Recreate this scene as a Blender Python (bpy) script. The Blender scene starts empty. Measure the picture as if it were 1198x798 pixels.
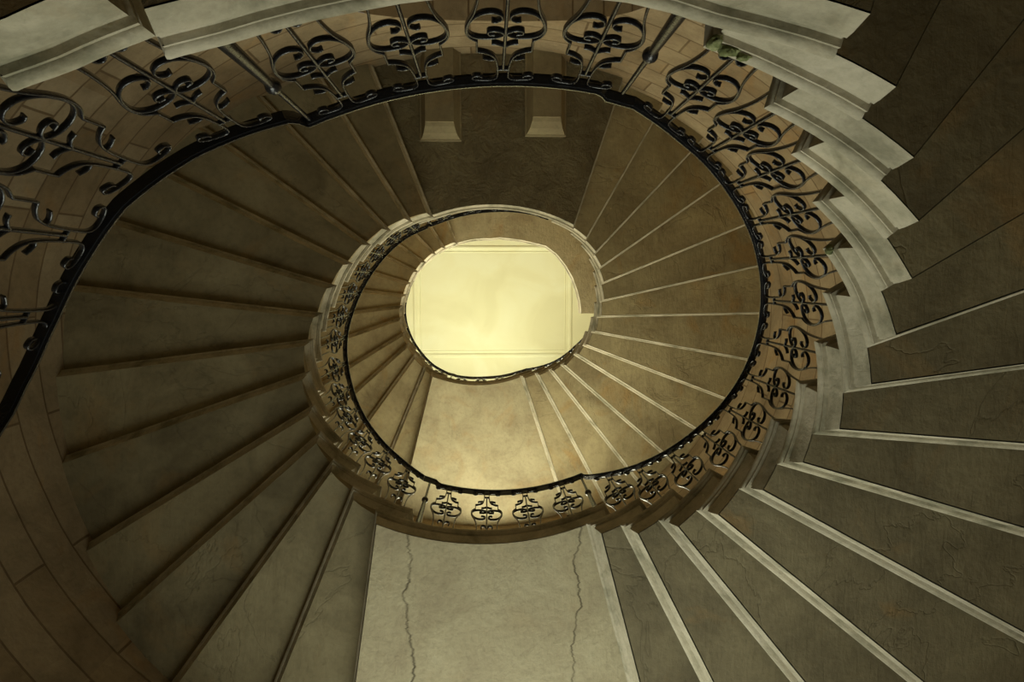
import bpy, math, random
from mathutils import Vector, Matrix
C = bpy.context.scene.collection
R_ = random.Random(7)
U = 0.16                                   # one riser, metres
F = 780.0                                  # focal length in pixels of a 1198 px wide frame
VX, VY = -28.02, -72.0                     # where the zenith falls in the frame, from its middle
Z0 = 7.168                                 # lowest visible landing above the camera, in risers
CAMZ = (15 - Z0) * U                       # camera above the floor
EA, EB = 7.16, 5.776                       # half axes of the oval well, risers
WA, WB, WBF = 17.1, 13.4, 16.4                        # half axes of the oval stair wall, risers
rad, deg = math.radians, math.degrees
def wz(k): return (k + 15) * U             # height of tread k over the floor
def cen(k): return ((.083 - .263 * k / 55) * U, (2.653 - .956 * k / 55) * U)

ANG = [-60.1, -52.0, -42.9, -33.6, -24.2, -13.0, -2.6, 8.4, 18.4, 28.5, 39.5, 48.3, 57.0, 64.8, 120.8, 129.4, 138.7, 147.7, 156.2, 167.8, 179.3, 189.3, 201.1, 211.6, 221.6, 231.0, 239.6, 247.7, 307.6, 315.9, 324.4, 332.8, 341.9, 352.8, 363.1, 373.9, 384.4, 392.8, 403.4, 411.2, 419.7, 428.9, 483.9, 490.2, 500.0, 508.7, 517.0, 528.4, 537.4, 545.9, 556.4, 567.7, 577.4, 588.2, 597.0, 607.0]
RHO = [0.992, 0.999, 1.005, 1.009, 1.009, 1.003, 0.998, 0.995, 0.992, 0.993, 0.997, 1.001, 1.0, 0.993, 1.008, 1.015, 1.019, 1.016, 1.01, 1.001, 0.99, 0.98, 0.98, 0.989, 1.004, 1.017, 1.013, 1.002, 1.049, 1.043, 1.031, 1.012, 0.991, 0.975, 0.968, 0.968, 0.971, 0.977, 0.98, 0.973, 0.962, 0.956, 1.045, 1.04, 1.027, 1.018, 1.009, 0.993, 0.977, 0.961, 0.95, 0.948, 0.95, 0.95, 0.952, 0.951]
DIR = [-75, -64.0, -52.2, -41.8, -30.4, -19.3, -7.2, 4.8, 16.9, 28.9, 39.4, 50.9, 63.0, 75.2, 98.3, 112.5, 126.2, 138.3, 148.6, 160.9, 173.0, 186.6, 196.9, 206.7, 215.8, 226.6, 238.4, 248.7, 288.3, 299.7, 313.3, 325.1, 337.8, 347.5, 358.9, 370.3, 381.0, 392.0, 401.4, 411.9, 422.0, 432.0, 464.0]
DIR += [DIR[k] + 360 for k in range(15, 28)]
LOW = {-1: -116.6, -2: -126.0}
for j_ in range(13): LOW[-3 - j_] = -167 - 9.6 * j_     # a quarter landing two steps down, then steps to the floor
def ang(k): return (LOW[k] if k in LOW else ANG[k + 28] - 362) if k < 0 else (ANG[k] if k < 56 else 650.0)
def dirn(k):
    if k < -1: return ang(k)
    return DIR[k + 28] - 360 if k < 0 else DIR[min(k, 55)]
EX = [a - 360 for a in ANG[:28]] + ANG + [640, 720]
ER = RHO[:28] + RHO + [.951, .96]
def interp(x, xs, ys):
    if x <= xs[0]: return ys[0]
    for i in range(1, len(xs)):
        if x <= xs[i]:
            t = (x - xs[i-1]) / (xs[i] - xs[i-1] + 1e-9)
            return ys[i-1] + t * (ys[i] - ys[i-1])
    return ys[-1]
ST0 = ([-119, -113, -103, -99, -77, -72, -69, -60], [.962, .948, .948, .952, .971, .964, .967, .988])
STM = ([-160, -140, -128, -124, -117], [.97, .95, .945, .93, .924])
def well(e, k, off=0.0, stone_edge=False):
    """plan point on the nosing line at eccentric angle e for tread k, moved off metres away from the well"""
    cx, cy = cen(k); r = interp(e, EX, ER)
    if stone_edge and k == 0: r = interp(e, *ST0)
    if stone_edge and k < 0: r = interp(e, *STM)
    s = 1 - .033 * k / 55
    a, b = EA * U * s * r + off, EB * U * s * r + off
    return Vector((cx + a * math.cos(rad(e)), cy + b * math.sin(rad(e))))
def well_r(e, k):
    c = math.cos(rad(e)); x = .42 + .38 * c
    if k > 27.5: x += min(1, (k - 27.5) / 2) * (.5 * max(0, c) * max(0, min(1, (38 - k) / 3)) + .5 * max(0, -c) + .1)
    return well(e, k, x * U)
def to_wall(p, d, k, extra=.06):
    cx, cy = cen(k)
    for bb in (WB, WBF):
        A, B = WA * U + extra, bb * U + extra
        ax, ay = (p.x - cx) / A, (p.y - cy) / B; dx, dy = d.x / A, d.y / B
        qa = dx*dx + dy*dy; qb = 2*(ax*dx + ay*dy); qc = ax*ax + ay*ay - 1
        h = p + d * ((-qb + math.sqrt(qb*qb - 4*qa*qc)) / (2*qa))
        if h.y < cy: return h
    return h

# ------------------------------------------------------------------ materials
def nodes(name):
    m = bpy.data.materials.new(name); m.use_nodes = True
    nt = m.node_tree; return m, nt, nt.nodes['Principled BSDF']
def N(nt, typ, **kw):
    n = nt.nodes.new(typ)
    for k, v in kw.items():
        if k in n.inputs: n.inputs[k].default_value = v
        else: setattr(n, k, v)
    return n
def ramp(nt, src, stops):
    r = nt.nodes.new('ShaderNodeValToRGB'); e = r.color_ramp.elements
    while len(e) < len(stops): e.new(.5)
    for i, (p, c) in enumerate(stops): e[i].position = p; e[i].color = (*c, 1) if len(c) == 3 else c
    nt.links.new(src, r.inputs[0]); return r
def mixc(nt, fac, a, b, mode='MIX'):
    m = nt.nodes.new('ShaderNodeMix'); m.data_type = 'RGBA'; m.blend_type = mode
    for s, v in ((0, fac), (6, a), (7, b)):
        if hasattr(v, 'links'): nt.links.new(v, m.inputs[s])
        elif s == 0: m.inputs[0].default_value = v
        else: m.inputs[s].default_value = (*v, 1)
    return m.outputs[2]
def stone(name, light, mid, dark, stain=.35, ochre=(.42, .23, .07), bump=.5, bricks=None, rough=.85, scale=1.0, crack=.35, lump=0, dist=.02, cracks=()):
    m, nt, b = nodes(name); L = nt.links.new
    geo = N(nt, 'ShaderNodeNewGeometry'); info = N(nt, 'ShaderNodeObjectInfo')
    add = N(nt, 'ShaderNodeVectorMath', operation='MULTIPLY_ADD'); comb = N(nt, 'ShaderNodeCombineXYZ')
    L(info.outputs['Random'], comb.inputs[0]); L(info.outputs['Random'], comb.inputs[1])
    add.inputs[1].default_value = (9, 9, 9); L(comb.outputs[0], add.inputs[0]); L(geo.outputs['Position'], add.inputs[2])
    P = add.outputs[0] if not bricks else geo.outputs['Position']
    n1 = N(nt, 'ShaderNodeTexNoise', Scale=2.2 * scale, Detail=8.0, Roughness=.62, Distortion=.4); L(P, n1.inputs['Vector'])
    n2 = N(nt, 'ShaderNodeTexNoise', Scale=26.0 * scale, Detail=6.0, Roughness=.65); L(P, n2.inputs['Vector'])
    n3 = N(nt, 'ShaderNodeTexNoise', Scale=1.35 * scale, Detail=5.0, Roughness=.6, Distortion=1.6); L(P, n3.inputs['Vector'])
    col = ramp(nt, n1.outputs['Fac'], [(.34, dark), (.5, mid), (.66, light)]).outputs[0]
    st = ramp(nt, n3.outputs['Fac'], [(.56, (0, 0, 0)), (.68, (stain,) * 3)]).outputs[0]
    col = mixc(nt, st, col, ochre)
    sp = ramp(nt, n2.outputs['Fac'], [(.3, (.72,) * 3), (.55, (1,) * 3)]).outputs[0]
    col = mixc(nt, .55, col, sp, 'MULTIPLY')
    # tone of each block
    hv = N(nt, 'ShaderNodeHueSaturation'); mr = N(nt, 'ShaderNodeMapRange'); mr.inputs[3].default_value = .86; mr.inputs[4].default_value = 1.12
    L(info.outputs['Random'], mr.inputs[0]); L(mr.outputs[0], hv.inputs['Value']); L(col, hv.inputs['Color']); col = hv.outputs[0]
    # cracks: thin ridges of a distorted noise
    n4 = N(nt, 'ShaderNodeTexNoise', Scale=.9 * scale, Detail=6.0, Roughness=.55, Distortion=.8); L(P, n4.inputs['Vector'])
    ms = N(nt, 'ShaderNodeMath', operation='SUBTRACT'); L(n4.outputs['Fac'], ms.inputs[0]); ms.inputs[1].default_value = .5
    ab = N(nt, 'ShaderNodeMath', operation='ABSOLUTE'); L(ms.outputs[0], ab.inputs[0])
    cr = ramp(nt, ab.outputs[0], [(.0, (.5,) * 3), (.005, (1,) * 3)]).outputs[0]
    col = mixc(nt, crack, col, cr, 'MULTIPLY')
    hsum = N(nt, 'ShaderNodeMath', operation='MULTIPLY_ADD'); L(n2.outputs['Fac'], hsum.inputs[0]); hsum.inputs[1].default_value = .35
    L(n1.outputs['Fac'], hsum.inputs[2])
    h2 = N(nt, 'ShaderNodeMath', operation='MULTIPLY_ADD'); L(cr, h2.inputs[0]); h2.inputs[1].default_value = .8 * crack; L(hsum.outputs[0], h2.inputs[2])
    height = h2.outputs[0]
    # tool marks: stretched noise
    mp = N(nt, 'ShaderNodeMapping'); mp.inputs['Scale'].default_value = (38, 9, 9); mp.inputs['Rotation'].default_value = (0, 0, .5); L(P, mp.inputs[0])
    n5 = N(nt, 'ShaderNodeTexNoise', Scale=1.0, Detail=3.0, Distortion=.6); L(mp.outputs[0], n5.inputs['Vector'])
    h4 = N(nt, 'ShaderNodeMath', operation='MULTIPLY_ADD'); L(n5.outputs['Fac'], h4.inputs[0]); h4.inputs[1].default_value = .3; L(height, h4.inputs[2]); height = h4.outputs[0]
    if lump:
        n6 = N(nt, 'ShaderNodeTexNoise', Scale=7.0, Detail=9.0, Roughness=.7, Distortion=.5); L(P, n6.inputs['Vector'])
        h5 = N(nt, 'ShaderNodeMath', operation='MULTIPLY_ADD'); L(n6.outputs['Fac'], h5.inputs[0]); h5.inputs[1].default_value = lump; L(height, h5.inputs[2]); height = h5.outputs[0]
    if bricks:
        uv = N(nt, 'ShaderNodeUVMap'); wob = N(nt, 'ShaderNodeTexNoise', Scale=1.6, Detail=2.0)
        va = N(nt, 'ShaderNodeVectorMath', operation='MULTIPLY_ADD'); L(geo.outputs['Position'], wob.inputs['Vector'])
        L(wob.outputs['Color'], va.inputs[0]); va.inputs[1].default_value = (.03, .03, 0); L(uv.outputs[0], va.inputs[2])
        br = N(nt, 'ShaderNodeTexBrick', Scale=1.0); br.offset = .45
        br.inputs['Brick Width'].default_value = bricks[0]; br.inputs['Row Height'].default_value = bricks[1]
        br.inputs['Mortar Size'].default_value = .008; br.inputs['Mortar Smooth'].default_value = .25; br.inputs['Bias'].default_value = 0
        br.inputs['Color1'].default_value = (1, 1, 1, 1); br.inputs['Color2'].default_value = (.74, .68, .6, 1); br.inputs['Mortar'].default_value = (.42, .35, .28, 1)
        L(va.outputs[0], br.inputs['Vector']); col = mixc(nt, .9, col, br.outputs['Color'], 'MULTIPLY')
        h3 = N(nt, 'ShaderNodeMath', operation='MULTIPLY_ADD'); L(br.outputs['Fac'], h3.inputs[0]); h3.inputs[1].default_value = -.9; L(height, h3.inputs[2]); height = h3.outputs[0]
    for x0, wd in cracks:                       # long cracks running away from the well
        sx = N(nt, 'ShaderNodeSeparateXYZ'); L(geo.outputs['Position'], sx.inputs[0])
        cy_ = N(nt, 'ShaderNodeCombineXYZ'); L(sx.outputs[1], cy_.inputs[1]); cy_.inputs[0].default_value = x0 * 7
        nn_ = N(nt, 'ShaderNodeTexNoise', Scale=2.0, Detail=9.0, Roughness=.6); L(cy_.outputs[0], nn_.inputs['Vector'])
        off = N(nt, 'ShaderNodeMath', operation='MULTIPLY_ADD'); L(nn_.outputs['Fac'], off.inputs[0]); off.inputs[1].default_value = -.34; L(sx.outputs[0], off.inputs[2])
        su = N(nt, 'ShaderNodeMath', operation='SUBTRACT'); L(off.outputs[0], su.inputs[0]); su.inputs[1].default_value = x0 - .17
        aa = N(nt, 'ShaderNodeMath', operation='ABSOLUTE'); L(su.outputs[0], aa.inputs[0])
        cm = ramp(nt, aa.outputs[0], [(0, (.30,) * 3), (wd * .45, (.6,) * 3), (wd, (1,) * 3)]).outputs[0]
        vis = N(nt, 'ShaderNodeTexNoise', Scale=5.0, Detail=3.0); L(geo.outputs['Position'], vis.inputs['Vector'])
        col = mixc(nt, ramp(nt, vis.outputs['Fac'], [(.35, (.15,) * 3), (.6, (.95,) * 3)]).outputs[0], col, cm, 'MULTIPLY')
        h7 = N(nt, 'ShaderNodeMath', operation='MULTIPLY_ADD'); L(cm, h7.inputs[0]); h7.inputs[1].default_value = .9; L(height, h7.inputs[2]); height = h7.outputs[0]
    bp = N(nt, 'ShaderNodeBump', Strength=bump, Distance=dist); L(height, bp.inputs['Height']); L(bp.outputs[0], b.inputs['Normal'])
    L(col, b.inputs['Base Color']); b.inputs['Roughness'].default_value = rough
    b.inputs['Specular IOR Level'].default_value = .25
    return m
M_STEP = stone('step_sandstone', (.26, .22, .13), (.205, .17, .10), (.145, .12, .07), stain=.3)  # toned darker than edges and landings, soffit shade put into the colour
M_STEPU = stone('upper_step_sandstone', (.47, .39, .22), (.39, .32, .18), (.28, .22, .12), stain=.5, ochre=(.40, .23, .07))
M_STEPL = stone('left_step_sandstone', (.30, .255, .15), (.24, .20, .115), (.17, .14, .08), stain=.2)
M_EDGE = stone('edge_sandstone', (.62, .56, .43), (.50, .45, .33), (.27, .25, .17), stain=.1, bump=.35, crack=.1, scale=2.2)
M_LAND = stone('landing_sandstone', (.50, .43, .27), (.43, .37, .23), (.34, .28, .17), stain=.25, bump=.6, scale=1.2, crack=.25)  # lightened against the steps to hold the landings' brighter light
M_SLAB = stone('cracked_landing_sandstone', (.50, .44, .29), (.44, .38, .245), (.37, .31, .20), stain=.08, bump=.6, scale=1.2, crack=.12, cracks=((-.40, .009), (.45, .006)))  # light on the bottom landing partly put into this lighter tone
M_ROUGH = stone('spalled_sandstone', (.46, .38, .21), (.37, .30, .165), (.27, .215, .115), stain=.2, bump=.9, lump=5.0, dist=.12)
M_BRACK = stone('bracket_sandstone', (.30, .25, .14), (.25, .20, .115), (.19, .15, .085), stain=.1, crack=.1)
M_WALL = stone('wall_ashlar', (.42, .33, .20), (.34, .26, .155), (.25, .19, .11), stain=.45, bump=.45, bricks=(1.35, .245), crack=.15)
M_FLOOR = stone('floor_flagstone', (.36, .30, .20), (.3, .25, .16), (.24, .2, .13), stain=.1)
def plaster():
    m, nt, b = nodes('ceiling_limewash'); L = nt.links.new
    geo = N(nt, 'ShaderNodeNewGeometry'); n = N(nt, 'ShaderNodeTexNoise', Scale=1.1, Detail=4.0, Distortion=.8); L(geo.outputs['Position'], n.inputs['Vector'])
    L(ramp(nt, n.outputs['Fac'], [(.35, (.70, .69, .44)), (.5, (.74, .735, .48)), (.65, (.77, .78, .54))]).outputs[0], b.inputs['Base Color'])
    b.inputs['Roughness'].default_value = .9; return m
M_PLAS = plaster()
def iron():
    m, nt, b = nodes('black_painted_iron'); L = nt.links.new
    b.inputs['Base Color'].default_value = (.012, .012, .014, 1); b.inputs['Roughness'].default_value = .27
    b.inputs['Specular IOR Level'].default_value = .6
    geo = N(nt, 'ShaderNodeNewGeometry'); n = N(nt, 'ShaderNodeTexNoise', Scale=160.0, Detail=3.0); L(geo.outputs['Position'], n.inputs['Vector'])
    bp = N(nt, 'ShaderNodeBump', Strength=.35, Distance=.004); L(n.outputs['Fac'], bp.inputs['Height']); L(bp.outputs[0], b.inputs['Normal'])
    return m
M_IRON = iron()
def moss():
    m, nt, b = nodes('green_moss'); L = nt.links.new
    geo = N(nt, 'ShaderNodeNewGeometry'); n = N(nt, 'ShaderNodeTexNoise', Scale=45.0, Detail=6.0); L(geo.outputs['Position'], n.inputs['Vector'])
    L(ramp(nt, n.outputs['Fac'], [(.3, (.07, .08, .03)), (.5, (.17, .19, .07)), (.7, (.36, .37, .19))]).outputs[0], b.inputs['Base Color'])
    bp = N(nt, 'ShaderNodeBump', Strength=.9, Distance=.01); L(n.outputs['Fac'], bp.inputs['Height']); L(bp.outputs[0], b.inputs['Normal'])
    b.inputs['Roughness'].default_value = .95
    return m
M_MOSS = moss()
def paint():
    m, nt, b = nodes('white_window_paint'); b.inputs['Base Color'].default_value = (.7, .68, .6, 1); b.inputs['Roughness'].default_value = .5
    return m
M_PAINT = paint()

# ------------------------------------------------------------------ helpers
def link(name, verts, faces, mat, parent=None, loc=(0, 0, 0), smooth=None, uvs=None):
    """verts are world coordinates; loc becomes the origin"""
    me = bpy.data.meshes.new(name); l = Vector(loc)
    me.from_pydata([tuple(Vector(v) - l) for v in verts], [], faces); me.validate(); me.update()
    if smooth is not None:
        me.polygons.foreach_set('use_smooth', [True] * len(me.polygons)); me.set_sharp_from_angle(angle=rad(smooth))
    if uvs:
        uvl = me.uv_layers.new(name='UVMap')
        for lp in me.loops: uvl.data[lp.index].uv = uvs[lp.vertex_index]
    me.materials.append(mat)
    o = bpy.data.objects.new(name, me); C.objects.link(o)
    if parent:
        w, q = Vector(parent.location), parent.parent
        while q: w += q.location; q = q.parent
        o.parent = parent; o.location = l - w
    else: o.location = l
    return o
def tag(o, label, cat, group=None):
    o['label'] = label; o['category'] = cat
    if group: o['group'] = group
def struct(o): o['kind'] = 'structure'; return o
def empty(name, loc, label, cat, group=None):
    o = bpy.data.objects.new(name, None); C.objects.link(o); o.location = loc; o.empty_display_size = .1; tag(o, label, cat, group); return o
def fixn(o):
    import bmesh
    bm = bmesh.new(); bm.from_mesh(o.data); bmesh.ops.remove_doubles(bm, verts=bm.verts, dist=1e-5); bmesh.ops.recalc_face_normals(bm, faces=bm.faces); bm.to_mesh(o.data); bm.free()
    return o

# ------------------------------------------------------------------ stone steps and landings
S_, T_ = .028, .124
PROF = [(S_ + .003, 0), (.008, 0), (.002, -.004), (0, -.013), (.002, -.022), (.008, -.028), (.014, -.029), (.010, -.031), (.009, -.039), (.021, -.041), (.022, -.050), (.017, -.057), (.019, -.078), (.027, -.118), (S_, -.124), (S_ + .003, -.124)]
PROF2 = [(.049, 0), (.009, 0), (.002, -.005), (0, -.014), (.002, -.023), (.009, -.029), (.014, -.030), (.014, -.037), (.022, -.039), (.024, -.044), (.031, -.053), (.039, -.064), (.046, -.078), (.049, -.078)]
def back_factor(k):
    """how far the moulding along the back edge of a stone overhangs, against the one at its end"""
    if k < 0: return .6
    return interp(k, [0, 4, 5, 8, 9.5, 13, 14, 15, 27, 28, 34, 37, 41, 42], [.35, .8, 1.4, 1.7, 1.8, 1.9, .9, .8, .8, .8, .9, 1.4, 1.5, .9])
LANDS = (-2, 0, 14, 28, 42)
def unit(a): return Vector((math.cos(rad(a)), math.sin(rad(a))))
def make_block(k, name, label, cat, group, mat):
    land = k in LANDS; left = 15 <= k <= 27 or 43 <= k <= 55
    S_, T_, PROF = (.046, .078, PROF2) if left else (globals()['S_'], globals()['T_'], globals()['PROF'])
    kf = k - 2 if (k - 1) not in LANDS else k - 1
    if (k - 1) in LANDS: ef = ang(k - 1) - 9.5
    else: ef = ang(kf) + 1.0
    if (k - 2) in LANDS: ef = ang(k - 2) + 1.0
    if k <= 0: ef = ang(k - 1) - 2.2; df = dirn(k - 1)
    eb = ang(k); ec = ang(k - 1)
    db = dirn(k); fb = back_factor(k)
    if k > 0: df = dirn(kf) if (k - 1) not in LANDS else dirn(k - 1) - 12
    z = wz(k); zl = wz(k - 1)
    # eccentric stations: make sure the contact line (back of the stone below) is one of them
    mg = 2.0 * deg(S_ / (.5 * (EA + EB) * U))
    a0 = min(ef + mg, .5 * (ef + ec)); b1 = max(eb - mg, .5 * (ec + eb)); nn = 14 if land else 4
    a0 = ef + min(mg, .3 * (ec - ef)); a1 = ef + .55 * (ec - ef); st = [ef, a0, a1, ef + .6 * (ec - ef)]; nA = 3; ec = st[-1]
    st += [ec + (b1 - ec) * i / nn for i in range(1, nn + 1)] + [eb]; nB = len(st) - 1 - nA
    def dr(e):
        t = (e - ef) / (eb - ef); return df + (db - df) * t
    n = len(st)
    def ring(off):
        """inner polyline moved off from front line, inner curve and back line (all towards the stone), with wall ends"""
        pts, dirs = [], []
        for i, e in enumerate(st):
            p = well(e, k, 0, True); d = unit(dr(e)); q = Vector((-d.y, d.x))      # q points to rising angle
            tng = (well(e + .5, k, 0, True) - well(e - .5, k, 0, True)).normalized(); nrm = Vector((tng.y, -tng.x))
            if nrm.dot(d) < 0: nrm = -nrm
            sh = 0
            if i == 0: sh = off
            if i == n - 1: sh = -off * fb
            base = p + q * sh
            # move along d until off metres away from the inner curve
            s = (off - (base - p).dot(nrm)) / max(.35, d.dot(nrm))
            pts.append(base + d * s); dirs.append(d)
        return pts, dirs
    pin, dirs = ring(S_)
    pw = [to_wall(p, d, k) for p, d in zip(pin, dirs)]
    def zb(i):
        if left:
            e_ = .5 * (ec + ang(k - 1)); return zl + .0008 if st[i] <= e_ else zl + (z - T_ - zl) * (st[i] - e_) / (eb - e_)
        return zl + .0008 if i < nA else z - T_
    V, Fc = [], []
    NJ = 2
    for i in range(n):
        for top in (1, 0):
            for p in (pin[i], pw[i]): V.append((p.x, p.y, z if top else zb(i)))
    # landing: vertical drop right behind the contact line
    def idx(i, top, j): return i * 4 + (0 if top else 2) + j
    for i in range(n - 1):
        Fc += [(idx(i, 1, 0), idx(i, 1, 1), idx(i+1, 1, 1), idx(i+1, 1, 0)), (idx(i, 0, 0), idx(i+1, 0, 0), idx(i+1, 0, 1), idx(i, 0, 1)),
               (idx(i, 1, 0), idx(i+1, 1, 0), idx(i+1, 0, 0), idx(i, 0, 0)), (idx(i, 1, 1), idx(i, 0, 1), idx(i+1, 0, 1), idx(i+1, 1, 1))]
    for i in (0, n - 1): Fc.append((idx(i, 1, 0), idx(i, 0, 0), idx(i, 0, 1), idx(i, 1, 1)))
    c0 = pin[n // 2]; loc = (c0.x, c0.y, z - T_)
    o = link(name, V, Fc, mat, None, loc); fixn(o); tag(o, label, cat, group)
    o.data.polygons.foreach_set('use_smooth', [True] * len(o.data.polygons)); o.data.set_sharp_from_angle(angle=rad(25))
    # moulding along front edge, well edge and back edge
    V, Fc = [], []; m = len(PROF); L = n + 2
    for off, dz in PROF:
        pts, ds = ring(off)
        pts = [to_wall(pts[0], ds[0], k)] + pts + [to_wall(pts[-1], ds[-1], k)]
        V += [(p.x, p.y, z + dz + (.0006 if dz == 0 else 0)) for p in pts]
    for a in range(m):
        b = (a + 1) % m
        for i in range(L - 1): Fc.append((a*L + i, a*L + i + 1, b*L + i + 1, b*L + i))
    Fc.append(tuple(a * L for a in range(m))); Fc.append(tuple(a * L + L - 1 for a in range(m)))
    e = link('edge_moulding', V, Fc, M_EDGE, o, loc); fixn(e)
    e.data.polygons.foreach_set('use_smooth', [True] * len(e.data.polygons)); e.data.set_sharp_from_angle(angle=rad(38))
    return o
ORD = ['first', 'second', 'third', 'fourth', 'fifth', 'sixth', 'seventh', 'eighth', 'ninth', 'tenth', 'eleventh', 'twelfth', 'thirteenth']
FL = {1: ('pale edged sandstone step, {} up from the near top landing, on the nearest right-hand flight', 'steps of the nearest right-hand flight'),
      2: ('dim brown stone step, {} up from the broad bottom landing, on the large left-hand flight', 'steps of the large left-hand flight'),
      3: ('ochre stained stone step, {} up from the bracketed top landing, on the inner right-hand flight', 'steps of the inner right-hand flight'),
      4: ('small brown stone step, {} up from the inner bottom landing, on the innermost left-hand flight', 'steps of the innermost left-hand flight')}
blocks = {}
for k in range(-14, 56):
    if k in LANDS and k > -2: continue
    if k < -1:                              # unseen stair down to the floor, not trim, added to block light
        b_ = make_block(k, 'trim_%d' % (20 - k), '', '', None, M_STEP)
        for q in ('label', 'category'): del b_[q]
        for q in b_.children: q.name = 'edge_moulding'
        struct(b_); continue
    if k < 0:
        lab, grp = 'mossy pale stone step, {} below the near top landing, in the top left corner'.format(ORD[-k - 1]), 'steps in the top left corner'
    else:
        f = (k - 1) // 14 + 1; lab, grp = FL[f][0].format(ORD[(k - 1) % 14]), FL[f][1]
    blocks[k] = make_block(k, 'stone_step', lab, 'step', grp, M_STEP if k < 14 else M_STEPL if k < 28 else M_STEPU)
for k, lab in ((0, 'pale moulded stone landing crossing the top edge of the picture, nearest of all landings'),
               (14, 'broad cracked grey-green stone landing slab at bottom centre under the four-panel railing'),
               (28, 'rough brown stone landing slab at top centre carried on two stone brackets'),
               (42, 'yellow-lit stone landing slab just below the bright ceiling opening')):
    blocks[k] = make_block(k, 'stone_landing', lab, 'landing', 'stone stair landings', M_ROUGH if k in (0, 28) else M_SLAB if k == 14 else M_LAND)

# top gallery floor slab (no more steps beyond it)
def gallery():
    k = 56; z = wz(k); zt = (k + Z0) * U
    st = [ang(54) + 1.0] + [ang(54) + 1 + (634 - ang(54) - 1) * i / 6 for i in range(1, 7)]
    base = [well(e, k) for e in st]
    px = [(580, 280.5), (606, 283.5), (633, 290), (645, 299), (655, 311.5), (663, 325), (669, 341), (672, 354), (673, 366)]
    base += [Vector(((u - 567) / F * zt, (v - 326.5) / F * zt)) for u, v in px]
    n = len(base)
    def nrm(i):
        a, b = base[max(0, i-1)], base[min(n-1, i+1)]; t = (b - a).normalized(); return Vector((-t.y, t.x)) * -1
    def ring(off):
        pts = []
        for i, p in enumerate(base):
            q = p + nrm(i) * off * (1 if nrm(i).dot(p - Vector(cen(k))) > 0 else -1)
            pts.append(q)
        return pts
    dirs = []
    for i, p in enumerate(base):
        t = i / (n - 1); d = unit(dirn(54) + (720 - dirn(54)) * t); dirs.append(d)
    pin = ring(S_); pw = [to_wall(p, d, k) for p, d in zip(pin, dirs)]
    V, Fc = [], []
    for i in range(n):
        for zz in (z, z - T_):
            for p in (pin[i], pw[i]): V.append((p.x, p.y, zz))
    idx = lambda i, b, j: i * 4 + b * 2 + j
    for i in range(n - 1):
        Fc += [(idx(i,0,0), idx(i,0,1), idx(i+1,0,1), idx(i+1,0,0)), (idx(i,1,0), idx(i+1,1,0), idx(i+1,1,1), idx(i,1,1)),
               (idx(i,0,0), idx(i+1,0,0), idx(i+1,1,0), idx(i,1,0)), (idx(i,0,1), idx(i,1,1), idx(i+1,1,1), idx(i+1,0,1))]
    for i in (0, n-1): Fc.append((idx(i,0,0), idx(i,1,0), idx(i,1,1), idx(i,0,1)))
    loc = (pin[n//2].x, pin[n//2].y, z - T_)
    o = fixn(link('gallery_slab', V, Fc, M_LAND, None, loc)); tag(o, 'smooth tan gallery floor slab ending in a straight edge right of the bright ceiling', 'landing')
    V, Fc = [], []; m = len(PROF)
    for off, dz in PROF: V += [(p.x, p.y, z + dz) for p in ring(off)]
    for a in range(m):
        b = (a + 1) % m
        for i in range(n - 1): Fc.append((a*n + i, a*n + i + 1, b*n + i + 1, b*n + i))
    e = fixn(link('edge_moulding', V, Fc, M_EDGE, o, loc)); e.data.polygons.foreach_set('use_smooth', [True] * len(e.data.polygons)); e.data.set_sharp_from_angle(angle=rad(38))
    return base
gal = gallery()

# two brackets under the landing with the rough soffit
def corbel(uc, label):
    zt = wz(28) - T_; zc = zt - CAMZ
    x = (uc[0] - 567) / F * zc; y1 = (uc[1] - 326.5) / F * zc
    hw = .165
    # levels: (z drop, half width, front y)
    lev = [(0, hw, 0), (.035, hw, 0), (.04, hw - .012, .012), (.06, hw - .02, .02), (.10, hw - .035, .045), (.135, hw - .05, .09), (.15, hw - .055, .12), (.165, hw - .055, .12)]
    yb = cen(28)[1] - WB * U - .06
    V, Fc = [], []
    for dz, w, dy in lev: V += [(x - w, y1 - dy, zt - dz), (x + w, y1 - dy, zt - dz), (x + w, yb, zt - dz), (x - w, yb, zt - dz)]
    for a in range(len(lev) - 1):
        for i in range(4): Fc.append((a*4 + i, a*4 + (i+1) % 4, a*4 + 4 + (i+1) % 4, a*4 + 4 + i))
    Fc += [(0, 1, 2, 3), tuple(len(lev)*4 - 4 + i for i in range(4))]
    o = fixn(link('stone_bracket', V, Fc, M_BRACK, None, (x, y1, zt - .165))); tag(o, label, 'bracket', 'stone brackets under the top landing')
corbel((514, 170), 'left one of two moulded stone brackets under the rough brown landing')
corbel((633, 164), 'right one of two moulded stone brackets under the rough brown landing')

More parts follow.
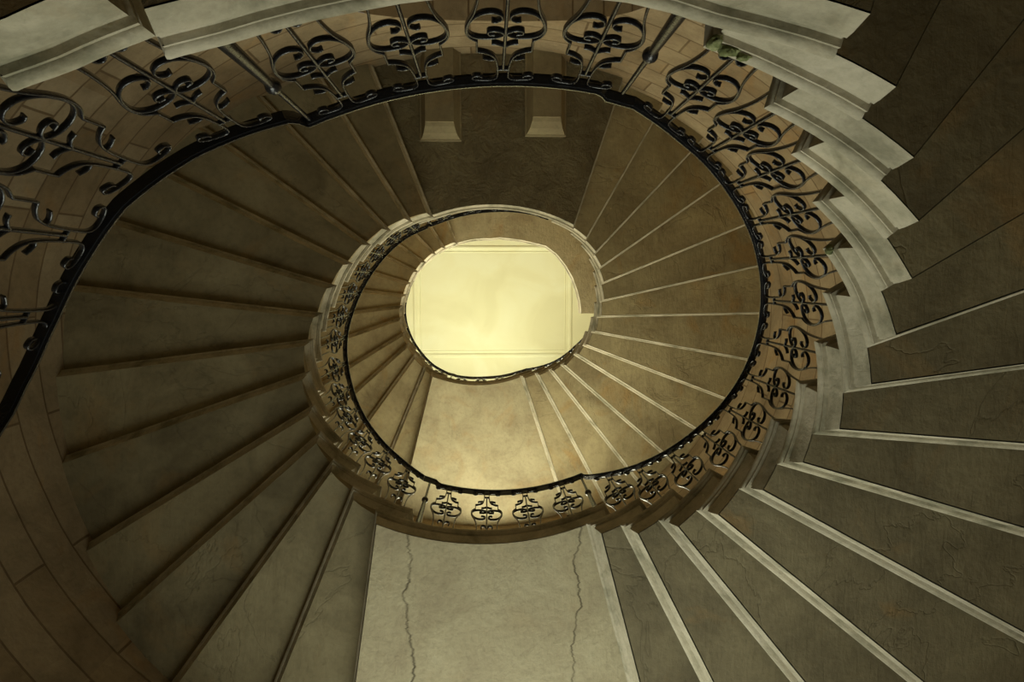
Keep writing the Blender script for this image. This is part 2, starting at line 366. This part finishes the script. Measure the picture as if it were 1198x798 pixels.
# ------------------------------------------------------------------ iron railing
def smooth_line(pts, per=6):
    P = [Vector(p) for p in pts]; out = []
    for i in range(len(P) - 1):
        p0, p1, p2, p3 = P[max(0, i-1)], P[i], P[i+1], P[min(len(P)-1, i+2)]
        for j in range(per):
            t = j / per
            out.append(.5 * ((2*p1) + (p2-p0)*t + (2*p0 - 5*p1 + 4*p2 - p3)*t*t + (-p0 + 3*p1 - 3*p2 + p3)*t**3))
    out.append(P[-1]); return out
TH, DP = .034 * U, .085 * U
def strap(pts, V, Fc, shear=None, th=TH, dp=DP, sm=True, per=6):
    """flat bar bent along (x, z), in risers; width runs through the railing"""
    L = smooth_line(pts, per) if sm else [Vector(p) for p in pts]
    if shear: L = [Vector((p.x, p.y + shear(p.x, p.y))) for p in L]
    L = [p * U for p in L]; b0 = len(V)
    for i, p in enumerate(L):
        t = (L[min(i+1, len(L)-1)] - L[max(0, i-1)])
        t = t.normalized() if t.length > 1e-9 else Vector((0, 1)); q = Vector((-t.y, t.x)) * th / 2
        h, g = dp/2, dp/2 - th*.3
        for s, y in ((1, -g), (1, g), (.4, h), (-.4, h), (-1, g), (-1, -g), (-.4, -h), (.4, -h)): V.append((p.x + q.x*s, y, p.y + q.y*s))
    for i in range(len(L) - 1):
        for j in range(8): Fc.append((b0 + i*8 + j, b0 + i*8 + (j+1) % 8, b0 + i*8 + 8 + (j+1) % 8, b0 + i*8 + 8 + j))
    e = b0 + (len(L) - 1) * 8; Fc += [tuple(range(b0, b0+8)), tuple(range(e+7, e-1, -1))]
def mesh_of(name, lines, shear=None, **kw):
    V, Fc = [], []
    for l in lines: strap(l, V, Fc, shear, **kw)
    me = bpy.data.meshes.new(name); me.from_pydata(V, [], Fc)
    import bmesh
    bm = bmesh.new(); bm.from_mesh(me); bmesh.ops.recalc_face_normals(bm, faces=bm.faces); bm.to_mesh(me); bm.free()
    me.polygons.foreach_set('use_smooth', [True] * len(me.polygons)); me.set_sharp_from_angle(angle=rad(60)); me.materials.append(M_IRON)
    return me
def mir(l): return [(-x, z) for x, z in l]
SIDE_A = [(.37, 0), (.36, .7), (.365, 1.37), (.43, 1.95), (.53, 2.35), (.567, 2.63), (.53, 2.88), (.42, 3.05)]
SIDE_B = [(.42, 3.05), (.425, 3.5)]
SIDE_C = [(.425, 3.5), (.31, 3.55), (.19, 3.68), (.13, 3.88), (.10, 4.2), (.09, 4.62), (.11, 4.85), (.2, 4.96), (.36, 4.97), (.48, 4.93), (.53, 4.84), (.48, 4.74), (.38, 4.76), (.36, 4.84)]
CS = [(.2, 2.30), (.14, 2.32), (.06, 2.22), (.08, 2.08), (.2, 2.0), (.36, 2.06), (.49, 2.28), (.548, 2.58), (.52, 2.78), (.42, 2.9), (.28, 2.94), (.12, 2.9), (.02, 2.79), (.06, 2.69), (.16, 2.64), (.25, 2.68), (.24, 2.78), (.16, 2.8)]
LEAF1 = [(.01, 3.3), (.05, 3.24), (.12, 3.18), (.2, 3.17)]
LEAF2 = [(.125, 3.86), (.19, 3.90), (.27, 3.87), (.33, 3.82)]
LEAF0 = [(.01, 1.08), (.04, 1.25), (.11, 1.36), (.18, 1.33), (.2, 1.2), (.18, 1.12)]
def panel_meshes(slope):
    sh = (lambda x, z: slope * x * max(0., min(1., (z - 4.1) / .6))) if slope else None
    d = {'sides': mesh_of('baluster_panel', [SIDE_A, SIDE_C, mir(SIDE_A), mir(SIDE_C), [(-.11, 4.4), (.11, 4.4)]], sh)}
    V, Fc = [], []
    d['sr'] = mesh_of('frame_shoulder', [SIDE_B], sh, sm=False); d['sl'] = mesh_of('frame_shoulder', [mir(SIDE_B)], sh, sm=False)
    d['stem'] = mesh_of('center_bar', [[(0, 0), (0, 4.4)]], None, sm=False, th=.05 * U)
    d['cr'] = mesh_of('c_scroll', [CS], None); d['cl'] = mesh_of('c_scroll', [mir(CS)], None)
    for nm, l in (('1', LEAF1), ('2', LEAF2), ('0', LEAF0)):
        d['r' + nm] = mesh_of('leaf_scroll', [l], None); d['l' + nm] = mesh_of('leaf_scroll', [mir(l)], None)
    return d
PM = {0: panel_meshes(0)}
SUB = [('sr', 'frame_shoulder'), ('sl', 'frame_shoulder'), ('stem', 'center_bar'), ('cr', 'c_scroll'), ('cl', 'c_scroll'), ('r1', 'leaf_scroll'), ('l1', 'leaf_scroll'), ('r2', 'leaf_scroll'), ('l2', 'leaf_scroll'), ('r0', 'leaf_scroll'), ('l0', 'leaf_scroll')]
def add_panel(root, e, k, slope, small=False):
    key = round(slope * 5) / 5
    if key not in PM: PM[key] = panel_meshes(key)
    d = PM[key]; p = well_r(e, k); q = well_r(e + 1, k) - well_r(e - 1, k)
    o = bpy.data.objects.new('baluster_panel', d['sides']); C.objects.link(o); o.parent = root
    o.location = Vector((p.x, p.y, wz(k))) - root.location; o.rotation_euler = (0, 0, math.atan2(q.y, q.x))
    for s, nm in SUB:
        c = bpy.data.objects.new(nm, d[s]); C.objects.link(c); c.parent = o
def lathe(name, prof, root, loc, mat=M_IRON, n=12):
    V, Fc = [], []
    for r, z in prof: V += [(loc[0] + r*math.cos(2*math.pi*i/n), loc[1] + r*math.sin(2*math.pi*i/n), loc[2] + z) for i in range(n)]
    for a in range(len(prof)-1):
        for i in range(n): Fc.append((a*n+i, a*n+(i+1) % n, a*n+n+(i+1) % n, a*n+n+i))
    Fc += [tuple(range(n))[::-1], tuple((len(prof)-1)*n + i for i in range(n))]
    return link(name, V, Fc, mat, root, loc, smooth=40)
def add_post(root, e, k, h=5.02):
    p = well_r(e, k); u = U
    o = lathe('newel_post', [(.14*u, 0), (.14*u, .12*u), (.118*u, .2*u), (.07*u, 2.9*u), (.055*u, 3.0*u), (.045*u, 3.2*u), (.040*u, h*u)], root, (p.x, p.y, wz(k)))
    lathe('ring_collar', [(.07*u, -.12*u), (.11*u, -.07*u), (.125*u, 0), (.11*u, .07*u), (.07*u, .12*u)], o, (p.x, p.y, wz(k) + 3.02*u))
HW, HH = .115, .11
def rail(root, pts):
    """pts: (plan vector, outward normal, z of underside)"""
    sec = [(-.6, 0), (.6, 0), (.62, .25), (1, .3), (1, .7), (.75, 1), (-.75, 1), (-1, .7), (-1, .3), (-.62, .25)]
    V, Fc = [], []; m = len(sec)
    for p, nn, z in pts:
        for a, b in sec: V.append((p.x + nn.x*a*HW*U, p.y + nn.y*a*HW*U, z + b*HH*U))
    for i in range(len(pts) - 1):
        for j in range(m): Fc.append((i*m + j, i*m + (j+1) % m, i*m + m + (j+1) % m, i*m + m + j))
    Fc += [tuple(range(m))[::-1], tuple((len(pts)-1)*m + j for j in range(m))]
    o = link('handrail', V, Fc, M_IRON, root, root.location); fixn(o)
    o.data.polygons.foreach_set('use_smooth', [True] * len(o.data.polygons)); o.data.set_sharp_from_angle(angle=rad(50))
def rp(e, k, z):
    p = well_r(e, k); q = well_r(e + .5, k) - well_r(e - .5, k); q.normalize(); n = Vector((q.y, -q.x))
    return (p, n, z)
def front(k):
    if k <= 0: return ang(k - 1) - 2.2
    if (k - 1) in LANDS: return ang(k - 1) - 9.5
    if (k - 2) in LANDS: return ang(k - 2) + 1.0
    return ang(k - 2) + 1.0
RH = 5.0
def pitch(e, k0, k1):
    xs, ys = [], []
    for k in range(k0, k1 + 1):
        xs.append(.5 * (front(k) + front(k + 1))); ys.append(k)
    s0 = (ys[1]-ys[0])/(xs[1]-xs[0]); s1 = (ys[-1]-ys[-2])/(xs[-1]-xs[-2])
    if e < xs[0]: return ys[0] + (e - xs[0]) * s0
    if e > xs[-1]: return ys[-1] + (e - xs[-1]) * s1
    return interp(e, xs, ys)
def flight_rail(k0, k1, e0, e1, label, spots=None, pitch=pitch):
    km = (k0 + k1) // 2; c = well_r(ang(km), km)
    root = empty('iron_balustrade', (c.x, c.y, wz(k0)), label, 'railing', 'wrought iron railings round the well')
    for k, e in spots or [(k, .5 * (front(k) + front(k + 1))) for k in range(k0, k1 + 1)]:
        if e < e0 - 1 or e > e1 + 1: continue
        ds = (well_r(e + 2, k) - well_r(e - 2, k)).length / U
        sl = (pitch(e + 2, k0, k1) - pitch(e - 2, k0, k1)) / ds
        add_panel(root, e, k, sl)
    n = int((e1 - e0) / 2.0); pts = []
    for i in range(n + 1):
        e = e0 + (e1 - e0) * i / n; kk = pitch(e, k0, k1); pts.append(rp(e, kk, wz(kk) + RH * U))
    rail(root, pts)
def land_rail(k, label, zin, zout):
    f, b = front(k), front(k + 1)
    ep0, ep1 = f + 3.2, b - 2.6
    c = well_r(.5 * (f + b), k)
    root = empty('iron_balustrade', (c.x, c.y, wz(k)), label, 'railing', 'wrought iron railings round the well')
    add_post(root, ep0, k); add_post(root, ep1, k)
    for i in range(4): add_panel(root, ep0 + (ep1 - ep0) * (i + .56) / 4.12, k, 0)
    zl = wz(k) + RH * U; pts = [rp(ep0 - 2.2, k, zin), rp(ep0 - 1.2, k, zin + .4*(zl - zin)), rp(ep0 - .6, k, zl + .05*U), rp(ep0 + .6, k, zl + .05*U), rp(ep0 + 2, k, zl)]
    n = 16
    for i in range(n + 1): pts.append(rp(ep0 + 3 + (ep1 - 6 - ep0 - 3) * i / n, k, zl))
    pts += [rp(ep1 - 3.6, k, zl), rp(ep1 - 2.6, k, zl + .3*(zout - zl)), rp(ep1 - 1.8, k, zl + .85*(zout - zl)), rp(ep1 + 1.2, k, zout), rp(ep1 + 2.2, k, zout)]
    rail(root, pts)
    return ep0 - 2.2, ep1 + 2.2
def land_ends(k): return front(k) + 1.0, front(k + 1) - .4
def low_pitch(e, a, b): return interp(e, [-205, -195, -183, -172, -165, -157, -150, -140, -134, -123, -118], [-5.6, -4.6, -3.45, -2.55, -2.2, -2.05, -2, -1.9, -1.6, -.95, -.6])
FLIGHTS = [(-7, -1, None, 0, 'near iron railing rising at the far left, over the mossy top left steps'),
           (1, 13, 0, 14, 'near iron railing with scrolled panels along the nearest right-hand flight'),
           (15, 27, 14, 28, 'distant iron railing along the large left-hand flight'),
           (29, 41, 28, 42, 'far small iron railing along the inner right-hand flight'),
           (43, 55, 42, 56, 'farthest iron railing along the innermost left-hand flight')]
for k0, k1, a, b, lab in FLIGHTS:
    e0 = front(k0) if a is None else land_ends(a)[1]
    e1 = land_ends(b)[0] if b != 56 else ang(55)
    if k0 < 0: flight_rail(-2, -1, -204, e1, lab, [(-1, -123.2), (-2, -134.3), (-2, -145.6), (-2, -157.8), (-3, -170.5), (-4, -181.5), (-5, -191)], low_pitch)
    else: flight_rail(k0, k1, e0, e1, lab)
for k, lab in ((0, 'near iron railing with two posts and four panels across the top of the picture'),
               (14, 'small iron railing with two posts and four panels at bottom centre'),
               (28, 'foreshortened dark iron railing right above the bright ceiling opening'),
               (42, 'tiny iron railing along the lower edge of the bright ceiling opening')):
    e0, e1 = land_ends(k)
    if k: zin = wz(pitch(e0, k - 13, k - 1)) + RH * U
    else: zin = wz(low_pitch(e0, 0, 0)) + RH * U
    zout = wz(pitch(e1, k + 1, k + 13)) + RH * U
    land_rail(k, lab, zin, zout)

# ------------------------------------------------------------------ moss on three stone ends
def moss_patch(k, e, off, dz, size, seed):
    r = random.Random(seed); p = well(e, k, off); V, Fc = [], []; n, m = 14, 7
    for a in range(m + 1):
        for b in range(n):
            t = math.pi * a / m; q = 2 * math.pi * b / n; rr = 1 + r.uniform(-.25, .25)
            V.append((p.x + size[0]*rr*math.sin(t)*math.cos(q), p.y + size[1]*rr*math.sin(t)*math.sin(q), wz(k) + dz + size[2]*rr*math.cos(t)))
    for a in range(m):
        for b in range(n): Fc.append((a*n + b, a*n + (b+1) % n, a*n + n + (b+1) % n, a*n + n + b))
    o = link('moss_patch', V, Fc, M_MOSS, blocks[k], (p.x, p.y, wz(k) + dz), smooth=180); o['label'] = 'green moss'
moss_patch(1, front(1) + .8, .008, -.026, (.016, .012, .020), 1)
moss_patch(1, front(1) + 2.4, .005, -.022, (.022, .010, .012), 2)
moss_patch(1, front(1) + 4.0, .004, -.022, (.016, .007, .008), 6)
moss_patch(5, front(5) + .6, .006, -.026, (.008, .014, .020), 3)
moss_patch(-1, ang(-1) - 1.6, .008, -.022, (.036, .012, .009), 4)
moss_patch(-1, ang(-1) - 4.5, .018, -.037, (.022, .010, .006), 5)

# ------------------------------------------------------------------ walls with arched window recesses
ZLOW, ZTOP = 0.0, CAMZ + 82 * U
def wpt(e, z):
    k = z / U - 15; cx, cy = cen(k)
    return Vector((cx + WA*U*math.cos(rad(e)), cy + (WB if math.sin(rad(e)) < 0 else WBF)*U*math.sin(rad(e)), z))
zc = lambda r: CAMZ + r * U                # height from risers over the camera
# openings: kind, centre x, half width, sill, spring or head
OPEN = {'back': [('arch', 0.0, 1.03, zc(8.5), zc(23.6)), ('arch', 0.0, 1.03, zc(36.5), zc(51.6))],
        'front': [('arch', 0.0, 1.0, zc(-1), zc(13.2)), ('arch', 0.0, 1.0, zc(27), zc(41.2)), ('arch', 0.0, 1.0, zc(53), zc(67))]}  # topmost front arch is an added, unseen window to light the gallery soffit
def head(op, x):
    if op[0] == 'rect': return op[4]
    return op[4] + math.sqrt(max(0, op[2]**2 - (x - op[1])**2))
def build_wall(name, e0, e1, ops=(), front_rect=None):
    es = [e0 + (e1 - e0) * i / 30 for i in range(31)]
    for op in ops:
        for i in range(25):
            x = op[1] + op[2] * math.sin(math.pi * (i / 24 - .5))
            es.append(deg((-1 if e0 < 0 else 1) * math.acos(max(-1, min(1, x / (WA*U))))))
    es = sorted(set(round(e, 4) for e in es)); V, Fc, UV = [], [], []
    def quad(ea, eb, za0, za1, zb0, zb1):
        if min(za1 - za0, zb1 - zb0) < 1e-4 and max(za1 - za0, zb1 - zb0) < 1e-3: return
        b = len(V)
        for e, z in ((ea, za0), (eb, zb0), (eb, zb1), (ea, za1)):
            V.append(wpt(e, z)); UV.append((rad(e) * WA * U * .92, z))
        Fc.append((b, b+1, b+2, b+3))
    for ea, eb in zip(es, es[1:]):
        xm = WA*U*math.cos(rad(.5*(ea + eb))); xa, xb = WA*U*math.cos(rad(ea)), WA*U*math.cos(rad(eb))
        cur_a = cur_b = ZLOW
        for op in sorted(ops, key=lambda o: o[3]):
            if abs(xm - op[1]) < op[2]:
                quad(ea, eb, cur_a, op[3], cur_b, op[3]); cur_a, cur_b = head(op, xa), head(op, xb)
        quad(ea, eb, cur_a, ZTOP, cur_b, ZTOP)
    return struct(link(name, V, Fc, M_WALL, None, (0, 0, 0), uvs=UV))
build_wall('wall_back', -140, -40, OPEN['back'])
build_wall('wall_right', -40, 40)
build_wall('wall_left', 140, 220)
build_wall('wall_front', 40, 140, OPEN['front'])
# recess linings and window frames
DEPTH = .55
for n_, op in enumerate(OPEN['back'] + OPEN['front']):
    kind, xc, hw, sill, spr = op; sg = -1 if n_ < 2 else 1
    prof = [(xc - hw, sill)]
    if kind == 'arch': prof += [(xc - hw*math.cos(math.pi*i/24), spr + hw*math.sin(math.pi*i/24)) for i in range(25)]
    else: prof += [(xc - hw, spr), (xc + hw, spr)]
    prof += [(xc + hw, sill)]
    yb = cen(op[4]/U - 15)[1] + sg * (WB*U + DEPTH if sg < 0 else WBF*U + .3)
    V, Fc, UV = [], [], []; run = 0; m = len(prof)
    for i in range(m):
        x, z = prof[i]; e = sg * deg(math.acos(max(-1, min(1, x / (WA*U))))); w = wpt(e, z)
        if i: run += math.hypot(x - prof[i-1][0], z - prof[i-1][1])
        V += [(x, w.y, z), (x, yb, z)]; UV += [(0, run), (DEPTH, run)]
    for i in range(m - 1): Fc.append((2*i, 2*i+2, 2*i+3, 2*i+1))
    Fc.append((2*m - 2, 0, 1, 2*m - 1))
    struct(link('trim_%d' % (n_ + 1), V, Fc, M_WALL, None, (0, 0, 0), uvs=UV))
    if sg < 0:                                   # blind niche: closed with stone
        V = [(x, yb, z) for x, z in prof]; struct(link('trim_%d' % (n_ + 11), V, [tuple(range(m))], M_WALL, None, (0, 0, 0), uvs=[(x, z) for x, z in prof])); continue
    # frame with glazing bars
    V, Fc = [], []
    def bar(x0, x1, z0, z1, y=yb, d=.05):
        b = len(V)
        for x in (x0, x1):
            for yy in (y, y + d):
                for z in (z0, z1): V.append((x, yy, z))
        for q in ((0,1,3,2), (4,6,7,5), (0,4,5,1), (2,3,7,6), (0,2,6,4), (1,5,7,3)): Fc.append(tuple(b + t for t in q))
    for i in range(m - 1):
        (xa, za), (xb, zb) = prof[i], prof[i+1]; b = len(V)
        cx_, cz_ = xc, (sill + spr) / 2
        for x, z in ((xa, za), (xb, zb)):
            v = Vector((cx_ - x, cz_ - z)); v.normalize(); v *= .07
            V += [(x, yb, z), (x + v.x, yb, z + v.y), (x, yb + .06, z), (x + v.x, yb + .06, z + v.y)]
        Fc += [(b, b+4, b+5, b+1), (b+2, b+3, b+7, b+6), (b+1, b+5, b+7, b+3), (b, b+2, b+6, b+4)]
    if kind == 'arch':
        for i in range(-1, 2): bar(xc + i*hw/2 - .014, xc + i*hw/2 + .014, sill, spr + hw*math.sqrt(1 - (i/2)**2) - .03)
        nz = 7
        for i in range(1, nz): bar(xc - hw + .03, xc + hw - .03, sill + (spr - sill)*i/(nz-1) - .014, sill + (spr - sill)*i/(nz-1) + .014)
    else: bar(xc - .03, xc + .03, sill, spr)
    o = fixn(link('window_%d' % (n_ - 1), V, Fc, M_PAINT, None, (0, 0, 0))); struct(o)

# floor and ceiling
def disc(name, z, mat, up, rim=.0):
    n = 72; k = z / U - 15; cx, cy = cen(k)
    V = [(cx + (WA*U + rim)*math.cos(2*math.pi*i/n), cy + ((WB if i > n//2 else WBF)*U + rim)*math.sin(2*math.pi*i/n), z) for i in range(n)]
    V += [(x, y, z + (-.15 if up else .15)) for x, y, z in V]
    Fc = [tuple(range(n)), tuple(range(2*n - 1, n - 1, -1))] + [(i, n + i, n + (i+1) % n, (i+1) % n) for i in range(n)]
    return struct(fixn(link(name, V, Fc, mat, None, (cx, cy, z))))
disc('floor', 0.0, M_FLOOR, True, .7)
disc('ceiling', ZTOP, M_PLAS, False, .1)
# raised panel moulding on the ceiling
def ceil_trim(name, x0, x1, y0, y1, w, h):
    V, Fc = [], []
    lev = [(0, 0), (w*.15, -h*.5), (w*.35, -h), (w*.65, -h), (w*.85, -h*.5), (w, 0)]
    for off, dz in lev: V += [(x0 + off, y0 + off, ZTOP + dz), (x1 - off, y0 + off, ZTOP + dz), (x1 - off, y1 - off, ZTOP + dz), (x0 + off, y1 - off, ZTOP + dz)]
    for a in range(len(lev) - 1):
        for i in range(4): Fc.append((a*4 + i, a*4 + (i+1) % 4, a*4 + 4 + (i+1) % 4, a*4 + 4 + i))
    struct(fixn(link(name, V, Fc, M_PLAS, None, (x0, y0, ZTOP))))
zz = 82 * U
cp = lambda u, v: ((u - 567) / F * zz, (v - 326.5) / F * zz)
(xa, ya), (xb, yb_) = cp(479.5, 287), cp(666, 418)
ceil_trim('trim_4', xa, xb, ya, yb_, .09, .022)
ceil_trim('trim_5', xa + .14, xb - .14, ya + .12, yb_ - .12, .025, .008)

# ------------------------------------------------------------------ light
def area(name, loc, target, sx, sy, power, col):
    l = bpy.data.lights.new(name, 'AREA'); l.shape = 'RECTANGLE'; l.size = sx; l.size_y = sy; l.energy = power; l.color = col
    o = bpy.data.objects.new(name, l); C.objects.link(o); o.location = loc
    o.rotation_euler = (Vector(target) - Vector(loc)).to_track_quat('-Z', 'Y').to_euler(); return o
yw = lambda z: cen(z/U - 15)[1] + WBF*U + .33
for a_, p_, c_ in ((8.2, 88, (.95, 1, .83)), (36.2, 150, (1, .97, .70)), (61, 300, (1, .97, .70))):  # last lamp is added to brighten the gallery soffit
    z_ = zc(a_); area('daylight_area', (0, yw(z_), z_), (0, yw(z_) - 1, z_ + .2), 1.85, 2.5, p_, c_)
# lamps added for unseen top-storey windows; no openings in these walls
for e, p in ((150, 22), (225, 16), (-30, 16)):
    a = wpt(e, zc(71)); c = cen(60); ins = Vector((c[0], c[1], a.z + .9))
    a2 = a + (Vector((c[0], c[1], a.z)) - a).normalized() * .06
    area('daylight_area', a2, ins, 1.1, 1.2, p, (1, .96, .76))
w = bpy.data.worlds.new('sky'); bpy.context.scene.world = w; w.use_nodes = True
w.node_tree.nodes['Background'].inputs[0].default_value = (.75, .85, 1, 1); w.node_tree.nodes['Background'].inputs[1].default_value = .3

# ------------------------------------------------------------------ camera
v = Vector((VX, VY, F)).normalized()
x = Vector((1, 0, 0)); x = (x - v * x.dot(v)).normalized(); y = v.cross(x)
right = Vector((x.x, y.x, v.x)); down = Vector((x.y, y.y, v.y)); fwd = Vector((x.z, y.z, v.z))
cam = bpy.data.cameras.new('camera'); co = bpy.data.objects.new('camera', cam); C.objects.link(co)
cam.sensor_width = 36; cam.lens = F * 36 / 1198; cam.clip_start = .05
up, bk = -down, -fwd
co.matrix_world = Matrix(((right.x, up.x, bk.x, 0), (right.y, up.y, bk.y, 0), (right.z, up.z, bk.z, CAMZ), (0, 0, 0, 1)))
sc = bpy.context.scene; sc.camera = co
sc.view_settings.view_transform = 'Standard'; sc.view_settings.look = 'None'; sc.view_settings.gamma = 1; sc.view_settings.use_curve_mapping = False
sc.view_settings.exposure = 0
sc.cycles.max_bounces = 10; sc.cycles.diffuse_bounces = 8; sc.cycles.use_denoising = True; sc.cycles.sample_clamp_indirect = 6
